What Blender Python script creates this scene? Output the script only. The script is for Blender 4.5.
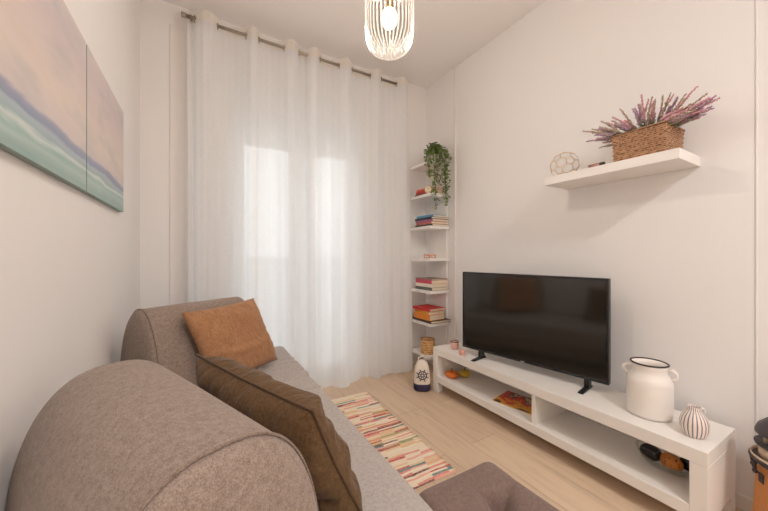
import bpy, bmesh, math, random
from mathutils import Vector, Matrix, noise
PI = math.pi
R = math.radians
C = bpy.context.scene.collection
for o in list(bpy.data.objects):
    bpy.data.objects.remove(o)

# ------------------------------------------------------------------ camera, world, sun, exposure
cam_d = bpy.data.cameras.new('camera')
cam = bpy.data.objects.new('camera', cam_d); C.objects.link(cam)
cam_d.sensor_width = 36; cam_d.lens = 14.79; cam_d.clip_start = 0.02
cam.location = (0, 0, 1.07); cam.rotation_euler = (R(90), 0, R(-30.25))
bpy.context.scene.camera = cam

world = bpy.data.worlds.new('world'); bpy.context.scene.world = world
world.use_nodes = True
bg = world.node_tree.nodes['Background']
bg.inputs[0].default_value = (0.80, 0.90, 1.0, 1); bg.inputs[1].default_value = 1.95

sun_d = bpy.data.lights.new('sun', 'SUN'); sun_d.energy = .8; sun_d.color = (1, .95, .88); sun_d.angle = R(2)
sun = bpy.data.objects.new('sun', sun_d); C.objects.link(sun); sun.rotation_euler = (R(42), 0, R(14))

port_d = bpy.data.lights.new('daylight_portal', 'AREA'); port_d.shape = 'RECTANGLE'; port_d.size = 1.1; port_d.size_y = 1.95
port_d.cycles.is_portal = True
port = bpy.data.objects.new('daylight_portal', port_d); C.objects.link(port)
port.location = (.71, 2.82, .99); port.rotation_euler = (R(-90), 0, 0)

vs = bpy.context.scene.view_settings
vs.view_transform = 'Standard'; vs.look = 'None'; vs.exposure = 0.42; vs.gamma = 1.0; vs.use_curve_mapping = False
bpy.context.scene.cycles.max_bounces = 12
bpy.context.scene.cycles.diffuse_bounces = 8
bpy.context.scene.cycles.transparent_max_bounces = 24
bpy.context.scene.cycles.sample_clamp_indirect = 6

# ------------------------------------------------------------------ materials
def srgb(r, g, b):
    f = lambda v: (v/255/12.92) if v/255 <= .04045 else ((v/255+.055)/1.055)**2.4
    return (f(r), f(g), f(b), 1)
def new_mat(name):
    m = bpy.data.materials.new(name); m.use_nodes = True
    nt = m.node_tree; return m, nt, nt.nodes['Principled BSDF'], nt.links
def mat(name, col, rough=.6, metal=0, nscale=0, namt=.0, bump=0, bscale=200, spec=.5, coat=0):
    m, nt, p, L = new_mat(name)
    p.inputs['Base Color'].default_value = col; p.inputs['Roughness'].default_value = rough
    p.inputs['Metallic'].default_value = metal; p.inputs['Specular IOR Level'].default_value = spec
    p.inputs['Coat Weight'].default_value = coat
    tc = nt.nodes.new('ShaderNodeTexCoord')
    n = nt.nodes.new('ShaderNodeTexNoise'); n.inputs['Scale'].default_value = nscale or 12; n.inputs['Detail'].default_value = 4
    L.new(tc.outputs['Object'], n.inputs['Vector'])
    mx = nt.nodes.new('ShaderNodeMix'); mx.data_type = 'RGBA'
    mx.inputs[6].default_value = tuple(c*(1-namt) for c in col[:3])+(1,)
    mx.inputs[7].default_value = tuple(min(1, c*(1+namt)) for c in col[:3])+(1,)
    L.new(n.outputs['Fac'], mx.inputs[0]); L.new(mx.outputs[2], p.inputs['Base Color'])
    if bump:
        n2 = nt.nodes.new('ShaderNodeTexNoise'); n2.inputs['Scale'].default_value = bscale; n2.inputs['Detail'].default_value = 2
        L.new(tc.outputs['Object'], n2.inputs['Vector'])
        b = nt.nodes.new('ShaderNodeBump'); b.inputs['Strength'].default_value = bump; b.inputs['Distance'].default_value = .003
        L.new(n2.outputs['Fac'], b.inputs['Height']); L.new(b.outputs[0], p.inputs['Normal'])
    return m
def ramp(nt, stops, mode='LINEAR'):
    r = nt.nodes.new('ShaderNodeValToRGB'); r.color_ramp.interpolation = mode
    e = r.color_ramp.elements
    while len(e) > 1: e.remove(e[-1])
    e[0].position = stops[0][0]; e[0].color = stops[0][1]
    for p_, c_ in stops[1:]:
        k = e.new(p_); k.color = c_
    return r
def fabric(name, c1, c2, scale=260, rough=.95, bump=.5):
    """melange woven cloth: two thread colours"""
    m, nt, p, L = new_mat(name)
    tc = nt.nodes.new('ShaderNodeTexCoord')
    n = nt.nodes.new('ShaderNodeTexNoise'); n.inputs['Scale'].default_value = scale; n.inputs['Detail'].default_value = 3; n.inputs['Roughness'].default_value = .8
    n3 = nt.nodes.new('ShaderNodeTexNoise'); n3.inputs['Scale'].default_value = scale*.22; n3.inputs['Detail'].default_value = 2
    L.new(tc.outputs['Object'], n.inputs['Vector']); L.new(tc.outputs['Object'], n3.inputs['Vector'])
    ad = nt.nodes.new('ShaderNodeMath'); ad.operation = 'MULTIPLY_ADD'; ad.inputs[1].default_value = .35
    L.new(n3.outputs['Fac'], ad.inputs[0]); L.new(n.outputs['Fac'], ad.inputs[2])
    r = ramp(nt, [(.5, c1), (.85, c2)]); L.new(ad.outputs[0], r.inputs[0]); L.new(r.outputs[0], p.inputs['Base Color'])
    b = nt.nodes.new('ShaderNodeBump'); b.inputs['Strength'].default_value = bump; b.inputs['Distance'].default_value = .002
    L.new(n.outputs['Fac'], b.inputs['Height']); L.new(b.outputs[0], p.inputs['Normal'])
    p.inputs['Roughness'].default_value = rough; p.inputs['Specular IOR Level'].default_value = .2
    p.inputs['Sheen Weight'].default_value = .15
    return m
def mix_transp(name, col, transp, translucent, rough=.9, glossy=False):
    m = bpy.data.materials.new(name); m.use_nodes = True
    nt = m.node_tree; nt.nodes.clear(); L = nt.links
    out = nt.nodes.new('ShaderNodeOutputMaterial')
    tc = nt.nodes.new('ShaderNodeTexCoord')
    wv = nt.nodes.new('ShaderNodeTexNoise'); wv.inputs['Scale'].default_value = 90; L.new(tc.outputs['Object'], wv.inputs['Vector'])
    d = nt.nodes.new('ShaderNodeBsdfDiffuse'); d.inputs[0].default_value = col
    t = nt.nodes.new('ShaderNodeBsdfTranslucent'); t.inputs[0].default_value = col
    tr = nt.nodes.new('ShaderNodeBsdfTransparent')
    m1 = nt.nodes.new('ShaderNodeMixShader'); m1.inputs[0].default_value = translucent
    L.new(d.outputs[0], m1.inputs[1]); L.new(t.outputs[0], m1.inputs[2])
    m2 = nt.nodes.new('ShaderNodeMixShader')
    mr = nt.nodes.new('ShaderNodeMapRange'); mr.inputs['To Min'].default_value = transp-.05; mr.inputs['To Max'].default_value = transp+.05
    L.new(wv.outputs['Fac'], mr.inputs['Value']); L.new(mr.outputs[0], m2.inputs[0])
    L.new(m1.outputs[0], m2.inputs[1]); L.new(tr.outputs[0], m2.inputs[2])
    L.new(m2.outputs[0], out.inputs[0])
    return m
def clear_glass(name, tint=(1, 1, 1, 1), refl=1.0, rough=.02, power=3.5):
    m = bpy.data.materials.new(name); m.use_nodes = True
    nt = m.node_tree; nt.nodes.clear(); L = nt.links
    out = nt.nodes.new('ShaderNodeOutputMaterial')
    tr = nt.nodes.new('ShaderNodeBsdfTransparent'); tr.inputs[0].default_value = tint
    g = nt.nodes.new('ShaderNodeBsdfGlossy'); g.inputs['Roughness'].default_value = rough
    lw = nt.nodes.new('ShaderNodeLayerWeight'); lw.inputs[0].default_value = .5
    fr = nt.nodes.new('ShaderNodeMath'); fr.operation = 'POWER'; fr.inputs[1].default_value = power; L.new(lw.outputs['Facing'], fr.inputs[0])
    mu = nt.nodes.new('ShaderNodeMath'); mu.operation = 'MULTIPLY_ADD'; mu.inputs[1].default_value = .55*refl; mu.inputs[2].default_value = .03; mu.use_clamp = True
    mx = nt.nodes.new('ShaderNodeMixShader')
    L.new(fr.outputs[0], mu.inputs[0]); L.new(mu.outputs[0], mx.inputs[0]); L.new(tr.outputs[0], mx.inputs[1]); L.new(g.outputs[0], mx.inputs[2])
    L.new(mx.outputs[0], out.inputs[0])
    return m
def emit(name, col, s):
    m = bpy.data.materials.new(name); m.use_nodes = True
    nt = m.node_tree; p = nt.nodes['Principled BSDF']
    p.inputs['Base Color'].default_value = col
    p.inputs['Emission Color'].default_value = col; p.inputs['Emission Strength'].default_value = s
    return m

M = {}
M['wall'] = mat('wall_paint', (.84, .822, .812, 1), .85, namt=.012, nscale=3, bump=.05, bscale=120, spec=.2)
M['ceiling'] = mat('ceiling_paint', (.86, .83, .815, 1), .9, namt=.01, nscale=2, spec=.2)
M['white'] = mat('white_lacquer', (.82, .79, .75, 1), .45, namt=.01, nscale=5)
M['shelf_white'] = mat('shelf_foil', (.84, .81, .78, 1), .5, namt=.01, nscale=5)
M['pvc'] = mat('white_pvc', (.85, .85, .84, 1), .4, namt=.01)
M['grey_trim'] = mat('trim_paint', (.80, .76, .73, 1), .7, namt=.02)
M['steel'] = mat('brushed_steel', (.42, .37, .31, 1), .32, 1, namt=.05, nscale=80)
M['black'] = mat('black_plastic', (.012, .012, .013, 1), .35, namt=.1)
M['gold'] = mat('pale_gold_wire', (.80, .62, .42, 1), .35, .6, namt=.05)
M['grey_cloth'] = fabric('grey_melange', srgb(122, 106, 96), srgb(168, 150, 138), scale=420)
M['seat_cloth'] = fabric('seat_melange', srgb(156, 148, 143), srgb(196, 188, 183), scale=420)
M['pouf_cloth'] = fabric('pouf_melange', srgb(104, 86, 80), srgb(140, 118, 110), scale=420)
M['piping_grey'] = fabric('grey_piping', srgb(112, 96, 85), srgb(154, 136, 124))
M['tan'] = fabric('tan_velvet', srgb(152, 108, 74), srgb(180, 134, 98), scale=120, bump=.25)
M['brown'] = fabric('brown_velvet', srgb(84, 61, 38), srgb(108, 82, 54), scale=120, bump=.25)
M['brown_piping'] = fabric('brown_piping', srgb(72, 52, 34), srgb(92, 68, 46))
M['sheer'] = mix_transp('sheer_voile', (.93, .94, .95, 1), .15, .45)
M['hem'] = mix_transp('curtain_header', (.90, .86, .81, 1), .08, .4)
M['window_glass'] = clear_glass('window_glass')
M['bowl_glass'] = clear_glass('bowl_glass', (.95, .95, .93, 1), 1.6)
M['shade_glass'] = clear_glass('ribbed_glass', (.97, .96, .95, 1), .35, .08, 2.0)
_nt = M['shade_glass'].node_tree; _o = [n for n in _nt.nodes if n.type == 'OUTPUT_MATERIAL'][0]
_src = _o.inputs[0].links[0].from_socket; _t = _nt.nodes.new('ShaderNodeBsdfTranslucent'); _t.inputs[0].default_value = (1, .97, .93, 1)
_m = _nt.nodes.new('ShaderNodeMixShader'); 
_tc = _nt.nodes.new('ShaderNodeTexCoord'); _sx = _nt.nodes.new('ShaderNodeSeparateXYZ'); _nt.links.new(_tc.outputs['Object'], _sx.inputs[0])
_at = _nt.nodes.new('ShaderNodeMath'); _at.operation = 'ARCTAN2'; _nt.links.new(_sx.outputs['Y'], _at.inputs[0]); _nt.links.new(_sx.outputs['X'], _at.inputs[1])
_mu = _nt.nodes.new('ShaderNodeMath'); _mu.operation = 'MULTIPLY'; _mu.inputs[1].default_value = 36; _nt.links.new(_at.outputs[0], _mu.inputs[0])
_co = _nt.nodes.new('ShaderNodeMath'); _co.operation = 'COSINE'; _nt.links.new(_mu.outputs[0], _co.inputs[0])
_mr = _nt.nodes.new('ShaderNodeMapRange'); _mr.inputs['From Min'].default_value = -.2; _mr.inputs['To Min'].default_value = .0; _mr.inputs['To Max'].default_value = .075
_nt.links.new(_co.outputs[0], _mr.inputs['Value']); _nt.links.new(_mr.outputs[0], _m.inputs[0])
_cr = _nt.nodes.new('ShaderNodeValToRGB'); _cr.color_ramp.elements[0].position = .25; _cr.color_ramp.elements[0].color = (.72, .69, .66, 1); _cr.color_ramp.elements[1].position = .6  # tint stripes painted in for the bright and dark lines of refraction
_m2 = _nt.nodes.new('ShaderNodeMapRange'); _m2.inputs['From Min'].default_value = -1; _nt.links.new(_co.outputs[0], _m2.inputs['Value']); _nt.links.new(_m2.outputs[0], _cr.inputs[0])
_nt.links.new(_cr.outputs[0], [n for n in _nt.nodes if n.type == 'BSDF_TRANSPARENT'][0].inputs[0])
_nt.links.new(_src, _m.inputs[1]); _nt.links.new(_t.outputs[0], _m.inputs[2]); _nt.links.new(_m.outputs[0], _o.inputs[0])
M['bulb'] = emit('bulb_glow', (1, .87, .70, 1), 9)
M['brass'] = mat('brass', (.60, .42, .22, 1), .3, 1, namt=.03)
M['cord'] = mat('cord', (.75, .70, .65, 1), .7)
M['ceramic'] = mat('white_ceramic', (.84, .79, .74, 1), .45, namt=.015, nscale=8, coat=.2)
M['dark_rim'] = mat('dark_rim', (.035, .022, .022, 1), .5, namt=.2)

def floor_mat():
    m, nt, p, L = new_mat('oak_laminate')
    tc = nt.nodes.new('ShaderNodeTexCoord')
    mp = nt.nodes.new('ShaderNodeMapping'); mp.inputs['Rotation'].default_value[2] = R(90); L.new(tc.outputs['Object'], mp.inputs[0])
    br = nt.nodes.new('ShaderNodeTexBrick'); br.inputs['Scale'].default_value = 1; br.inputs['Brick Width'].default_value = 1.3
    br.inputs['Row Height'].default_value = .19; br.inputs['Mortar Size'].default_value = .0012; br.offset = .37
    br.inputs['Color1'].default_value = srgb(230, 212, 190); br.inputs['Color2'].default_value = srgb(216, 196, 174)
    br.inputs['Mortar'].default_value = srgb(170, 146, 124)
    L.new(mp.outputs[0], br.inputs['Vector'])
    mp2 = nt.nodes.new('ShaderNodeMapping'); mp2.inputs['Scale'].default_value = (9, 1, 1); L.new(tc.outputs['Object'], mp2.inputs[0])
    n = nt.nodes.new('ShaderNodeTexNoise'); n.inputs['Scale'].default_value = 3.2; n.inputs['Detail'].default_value = 8; n.inputs['Roughness'].default_value = .62; n.inputs['Distortion'].default_value = .6
    L.new(mp2.outputs[0], n.inputs['Vector'])
    r = ramp(nt, [(.3, srgb(190, 166, 144)), (.52, srgb(234, 216, 196)), (.75, srgb(238, 222, 206))])
    L.new(n.outputs['Fac'], r.inputs[0])
    mx = nt.nodes.new('ShaderNodeMix'); mx.data_type = 'RGBA'; mx.blend_type = 'MULTIPLY'; mx.inputs[0].default_value = .5
    L.new(br.outputs['Color'], mx.inputs[6]); L.new(r.outputs[0], mx.inputs[7]); L.new(mx.outputs[2], p.inputs['Base Color'])
    p.inputs['Roughness'].default_value = .42; p.inputs['Specular IOR Level'].default_value = .4
    return m
M['floor'] = floor_mat()

# ------------------------------------------------------------------ mesh helpers
def link(name, bm, m, parent=None, smooth=True, bevel=0, loc=None, sub=0):
    me = bpy.data.meshes.new(name); bm.normal_update(); bm.to_mesh(me); bm.free()
    o = bpy.data.objects.new(name, me); C.objects.link(o)
    for mm in (m if isinstance(m, (list, tuple)) else [m]):
        me.materials.append(mm)
    if smooth:
        me.polygons.foreach_set('use_smooth', [True]*len(me.polygons))
    if bevel:
        b = o.modifiers.new('bevel', 'BEVEL'); b.width = bevel; b.segments = 2; b.limit_method = 'ANGLE'; b.angle_limit = R(40)
        b.harden_normals = True
    if sub:
        s = o.modifiers.new('sub', 'SUBSURF'); s.levels = sub; s.render_levels = sub
    if parent: o.parent = parent
    if loc: o.location = loc
    return o
def thing(name, label, cat, loc=(0, 0, 0), rotz=0, group=None):
    o = bpy.data.objects.new(name, None); C.objects.link(o); o.empty_display_size = .05
    o.location = loc; o.rotation_euler = (0, 0, rotz); o['label'] = label; o['category'] = cat
    if group: o['group'] = group
    return o
def tag(o, label, cat, group=None):
    o['label'] = label; o['category'] = cat
    if group: o['group'] = group
    return o
def struct(name, bm, m, parent=None, **k):
    o = link(name, bm, m, parent, **k)
    if not parent: o['kind'] = 'structure'
    return o
def box(bm, x0, x1, y0, y1, z0, z1, mi=0, rot=None):
    vs_ = [bm.verts.new((x, y, z)) for z in (z0, z1) for y in (y0, y1) for x in (x0, x1)]
    for f in ((0, 2, 3, 1), (4, 5, 7, 6), (0, 1, 5, 4), (2, 6, 7, 3), (0, 4, 6, 2), (1, 3, 7, 5)):
        fc = bm.faces.new([vs_[i] for i in f]); fc.material_index = mi
    if rot is not None:
        bmesh.ops.transform(bm, matrix=rot, verts=vs_)
    return vs_
def bx(*a, **k):
    bm = bmesh.new(); box(bm, *a, **k); return bm
def lathe(bm, pr, n=40, cx=0, cy=0, rf=None, closed=False, mi=0):
    """pr = [(r,z)...]; rf(angle, k) scales radius"""
    rings = []
    for k, (r, z) in enumerate(pr):
        ring = []
        for i in range(n):
            a = 2*PI*i/n; q = r*(rf(a, k) if rf else 1)
            ring.append(bm.verts.new((cx+q*math.cos(a), cy+q*math.sin(a), z)))
        rings.append(ring)
    for a, b in zip(rings, rings[1:]):
        for i in range(n):
            j = (i+1) % n
            f = bm.faces.new((a[i], a[j], b[j], b[i])); f.material_index = mi
    if pr[0][0] > 1e-6 and closed: bm.faces.new(rings[0][::-1]).material_index = mi
    if pr[-1][0] > 1e-6 and closed: bm.faces.new(rings[-1]).material_index = mi
    bmesh.ops.remove_doubles(bm, verts=[v for r in (rings[0], rings[-1]) for v in r], dist=1e-6)
    return rings
def tube(bm, pts, r, n=8, closed=False, cap=True, mi=0):
    pts = [Vector(p) for p in pts]; m = len(pts); rings = []
    rr = r if isinstance(r, (list, tuple)) else [r]*m
    up = Vector((0, 0, 1)); prev = None
    for i, p in enumerate(pts):
        if closed: d = pts[(i+1) % m]-pts[i-1]
        else: d = pts[min(i+1, m-1)]-pts[max(i-1, 0)]
        d.normalize()
        if prev is None:
            a = d.cross(up)
            if a.length < .1: a = d.cross(Vector((1, 0, 0)))
        else:
            a = prev-d*prev.dot(d)
            if a.length < 1e-5: a = d.cross(Vector((1, 0, 0)))
        a.normalize(); prev = a; b = d.cross(a)
        rings.append([bm.verts.new(p+(a*math.cos(2*PI*k/n)+b*math.sin(2*PI*k/n))*rr[i]) for k in range(n)])
    pr = list(zip(rings, rings[1:]))
    if closed: pr.append((rings[-1], rings[0]))
    for a, b in pr:
        for k in range(n):
            j = (k+1) % n
            try: bm.faces.new((a[k], a[j], b[j], b[k])).material_index = mi
            except ValueError: pass
    if cap and not closed:
        bm.faces.new(rings[0][::-1]).material_index = mi; bm.faces.new(rings[-1]).material_index = mi
def ball(bm, c, rx, ry=None, rz=None, u=16, v=10, f=None, mi=0):
    ry = ry or rx; rz = rz or rx
    mtx = Matrix.Translation(c) @ Matrix.Diagonal((rx, ry, rz, 1))
    g = bmesh.ops.create_uvsphere(bm, u_segments=u, v_segments=v, radius=1, matrix=mtx)
    if f:
        for vv in g['verts']: vv.co = f(vv.co)
    return g['verts']
def fbm(p, s=1.0): return noise.noise(Vector(p)*s)

# ------------------------------------------------------------------ the room
XL, XR, YB, YN, H = -.334, 1.98, 2.55, -2.6, 2.76
struct('floor', bx(XL-.2, XR+.2, YN-.2, YB+.25, -.1, 0), M['floor'], smooth=False)
struct('ceiling', bx(XL-.2, XR+.2, YN-.2, YB+.25, H, H+.12), M['ceiling'], smooth=False)
struct('wall_left', bx(XL-.2, XL, YN, YB, 0, H), M['wall'], smooth=False)
struct('wall_right', bx(XR, XR+.2, YN, YB, 0, H), M['wall'], smooth=False)
struct('wall_rear', bx(XL-.2, XR+.2, YN-.2, YN, 0, H), M['wall'], smooth=False)
OX0, OX1, OZ = .16, 1.26, 2.34
bm = bmesh.new()
box(bm, XL-.2, OX0, YB, YB+.25, 0, H); box(bm, OX1, XR+.2, YB, YB+.25, 0, H); box(bm, OX0, OX1, YB, YB+.25, OZ, H)
struct('wall_back', bm, M['wall'], smooth=False)
def skirting(name, x0, x1, y0, y1):
    struct(name, bx(x0, x1, y0, y1, 0, .062), M['white'], bevel=.003)
skirting('baseboard_right', XR-.012, XR, YN, YB)
skirting('baseboard_left', XL, XL+.012, YN, YB)
bm = bmesh.new(); box(bm, XL+.012, OX0-.05, YB-.012, YB, 0, .062); box(bm, OX1+.05, XR-.012, YB-.012, YB, 0, .062)
struct('baseboard_back', bm, M['white'], bevel=.003)
# vertical cable trunking strips on the right wall, casing on the back wall
struct('trim_1', bx(XR-.014, XR, 2.112, 2.138, .062, H), M['grey_trim'], bevel=.003)
struct('trim_2', bx(XR-.004, XR, .344, .352, .062, H), M['wall'], bevel=.002)
struct('trim_3', bx(-.175, -.085, YB-.008, YB, .062, 2.62), M['grey_trim'], bevel=.003)

# balcony door: two glazed leaves, roller shutter, outside
d = bpy.data.objects.new('door_1', None); C.objects.link(d); d.location = (OX0, YB+.06, 0); d['kind'] = 'structure'
W = OX1-OX0
bm = bmesh.new()
box(bm, 0, .05, 0, .07, 0, OZ); box(bm, W-.05, W, 0, .07, 0, OZ); box(bm, .05, W-.05, 0, .07, OZ-.05, OZ); box(bm, .05, W-.05, 0, .07, 0, .03)
link('door_frame', bm, M['pvc'], d, smooth=False)
for k, (a, b) in enumerate(((.05, W/2), (W/2, W-.05))):
    bm = bmesh.new(); s = .078
    box(bm, a, a+s, -.015, .045, .03, OZ-.05); box(bm, b-s, b, -.015, .045, .03, OZ-.05)
    box(bm, a+s, b-s, -.015, .045, .03, .13); box(bm, a+s, b-s, -.015, .045, OZ-.14, OZ-.05)
    leaf = link('door_leaf', bm, M['pvc'], d, smooth=False)
    link('pane', bx(a+s, b-s, .012, .018, .13, OZ-.14), M['window_glass'], leaf, smooth=False)
bm = bmesh.new(); tube(bm, [(W/2-.035, -.015, 1.02), (W/2-.035, -.05, 1.02), (W/2-.035, -.055, 1.0), (W/2-.035, -.055, .90)], .008)
link('door_handle', bm, M['pvc'], d)
bm = bmesh.new()
for i in range(10):
    z = 1.955+i*.04; box(bm, .02, W-.02, .125, .137, z, z+.037)
link('roller_shutter', bm, M['pvc'], d, smooth=False)

def stone_mat():
    m, nt, p, L = new_mat('pale_stone')
    tc = nt.nodes.new('ShaderNodeTexCoord')
    mp = nt.nodes.new('ShaderNodeMapping'); mp.inputs['Rotation'].default_value[0] = R(90); L.new(tc.outputs['Object'], mp.inputs[0])
    br = nt.nodes.new('ShaderNodeTexBrick'); br.inputs['Scale'].default_value = 3.2
    br.inputs['Color1'].default_value = (.82, .77, .70, 1); br.inputs['Color2'].default_value = (.70, .66, .60, 1); br.inputs['Mortar'].default_value = (.66, .62, .57, 1)
    br.inputs['Mortar Size'].default_value = .04
    L.new(mp.outputs[0], br.inputs['Vector'])
    L.new(br.outputs['Color'], p.inputs['Base Color']); p.inputs['Roughness'].default_value = .9
    return m
nb = thing('neighbour_building', 'pale stone facade of the building across, seen through the sheer curtain', 'building', (.7, 7, -3))
bm = bmesh.new(); box(bm, -7, 7, 0, .6, 0, 12)
link('facade', bm, stone_mat(), nb, smooth=False)
for x in (-2.9, 3.3):
    bm = bmesh.new(); box(bm, x, x+.12, -.05, .02, 4.1, 6.1); box(bm, x+1.1, x+1.22, -.05, .02, 4.1, 6.1); box(bm, x, x+1.22, -.05, .02, 6.1, 6.22); box(bm, x-.05, x+1.27, -.12, .02, 4.0, 4.1)
    w = link('window', bm, M['pvc'], nb, smooth=False)
    link('pane', bx(x+.12, x+1.1, -.02, -.005, 4.1, 6.1), mat('dark_pane', (.20, .24, .27, 1), .1), w, smooth=False)
bm = bmesh.new(); box(bm, -1.2, 3.4, YB+.25, YB+1.45, -.14, -.02)
o = struct('floor_balcony', bm, mat('balcony_tile', (.66, .62, .57, 1), .6, namt=.06), smooth=False)
bm = bmesh.new(); box(bm, -1.2, 3.4, YB+1.33, YB+1.45, -.02, 1.0); box(bm, -1.2, 3.4, YB+1.30, YB+1.48, 1.0, 1.05)
o = struct('wall_balcony', bm, mat('parapet_plaster', (.84, .83, .80, 1), .85, namt=.03), smooth=False)

# ------------------------------------------------------------------ paintings on the left wall
def paint_mat():
    m, nt, p, L = new_mat('seascape_paint')
    g = nt.nodes.new('ShaderNodeNewGeometry')
    mp = nt.nodes.new('ShaderNodeMapping'); mp.inputs['Scale'].default_value = (1, 1.1, 7); L.new(g.outputs['Position'], mp.inputs[0])
    mp.inputs['Rotation'].default_value[0] = R(9)
    n = nt.nodes.new('ShaderNodeTexNoise'); n.inputs['Scale'].default_value = 2.1; n.inputs['Detail'].default_value = 6; n.inputs['Distortion'].default_value = .8
    L.new(mp.outputs[0], n.inputs['Vector'])
    sx = nt.nodes.new('ShaderNodeSeparateXYZ'); L.new(g.outputs['Position'], sx.inputs[0])
    ma = nt.nodes.new('ShaderNodeMath'); ma.operation = 'MULTIPLY_ADD'; ma.inputs[1].default_value = .055
    L.new(n.outputs['Fac'], ma.inputs[0]); L.new(sx.outputs['Z'], ma.inputs[2])
    mr = nt.nodes.new('ShaderNodeMapRange'); mr.inputs['From Min'].default_value = 1.290+.0275; mr.inputs['From Max'].default_value = 1.78+.0275
    L.new(ma.outputs[0], mr.inputs['Value'])
    r = ramp(nt, [(0, srgb(154, 182, 180)), (.05, srgb(176, 200, 198)), (.08, srgb(158, 190, 188)), (.105, srgb(208, 220, 218)), (.125, srgb(162, 186, 192)), (.155, srgb(176, 192, 202)), (.175, srgb(146, 158, 184)), (.205, srgb(158, 164, 188)), (.23, srgb(212, 204, 204)),
                  (.40, srgb(222, 210, 203)), (.58, srgb(216, 204, 202)), (.78, srgb(206, 196, 200)), (1, srgb(212, 204, 204))])
    L.new(mr.outputs[0], r.inputs[0])
    mp2 = nt.nodes.new('ShaderNodeMapping'); mp2.inputs['Rotation'].default_value[0] = R(48); mp2.inputs['Scale'].default_value = (1, 1.2, 4); L.new(g.outputs['Position'], mp2.inputs[0])
    n2 = nt.nodes.new('ShaderNodeTexNoise'); n2.inputs['Scale'].default_value = 3.0; n2.inputs['Detail'].default_value = 5; L.new(mp2.outputs[0], n2.inputs['Vector'])
    r2 = ramp(nt, [(.3, srgb(214, 222, 222)), (.5, srgb(255, 250, 244)), (.7, srgb(250, 240, 232))]); L.new(n2.outputs['Fac'], r2.inputs[0])
    mx = nt.nodes.new('ShaderNodeMix'); mx.data_type = 'RGBA'; mx.blend_type = 'MULTIPLY'; mx.inputs[0].default_value = .5
    L.new(r.outputs[0], mx.inputs[6]); L.new(r2.outputs[0], mx.inputs[7]); L.new(mx.outputs[2], p.inputs['Base Color'])
    p.inputs['Roughness'].default_value = .6
    return m
M['paint'] = paint_mat()
M['canvas_edge'] = mat('canvas_edge', srgb(150, 166, 160), .8, namt=.1)
for y0, y1, lab in ((1.363, 1.924, 'soft seascape canvas nearer the curtained window, right-hand panel of the pair'),
                    (.79, 1.354, 'soft seascape canvas nearer the viewer, left-hand panel running out of the photo')):
    bm = bmesh.new(); box(bm, 0, .018, -(y1-y0)/2, (y1-y0)/2, 0, .475)
    bm.faces.ensure_lookup_table()
    for f in bm.faces:
        if f.calc_center_median().x < .017: f.material_index = 1
    o = link('canvas_painting', bm, [M['paint'], M['canvas_edge']], None, smooth=False, loc=(XL+.001, (y0+y1)/2, 1.276))
    tag(o, lab, 'painting', 'seascape canvases on the left wall')

# ------------------------------------------------------------------ curtain rod and sheer curtains
YR, ZR = 2.43, 2.635
f_, s_, c_ = 315.5, math.sin(R(30.25)), math.cos(R(30.25))
def wx(px):      # where a sight line at this column meets the rod's vertical plane
    t = (px-384)/f_; fw = YR/(c_-t*s_); return fw*(s_+t*c_)
rod = thing('curtain_rod', 'thin brushed metal curtain rod just below the ceiling over the balcony door', 'curtain rod', (0, YR, ZR))
bm = bmesh.new(); tube(bm, [(wx(188.5), 0, 0), (1.60, 0, 0)], .0105, 12); link('pole', bm, M['steel'], rod)
for x, sgn in ((wx(188.5), -1), (1.60, 1)):
    bm = bmesh.new(); tube(bm, [(x, 0, 0), (x+sgn*.012, 0, 0), (x+sgn*.013, 0, 0), (x+sgn*.04, 0, 0)], [.013, .013, .017, .017], 14); link('finial', bm, M['steel'], rod)
for x in (wx(191), .75, 1.575):
    bm = bmesh.new(); tube(bm, [(x, YB-YR, .012), (x, .0, .012), (x, -.004, 0)], .006, 8); tube(bm, [(x, YB-YR-.001, .012), (x, YB-YR-.008, .012)], .022, 14); link('bracket', bm, M['steel'], rod)

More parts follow.
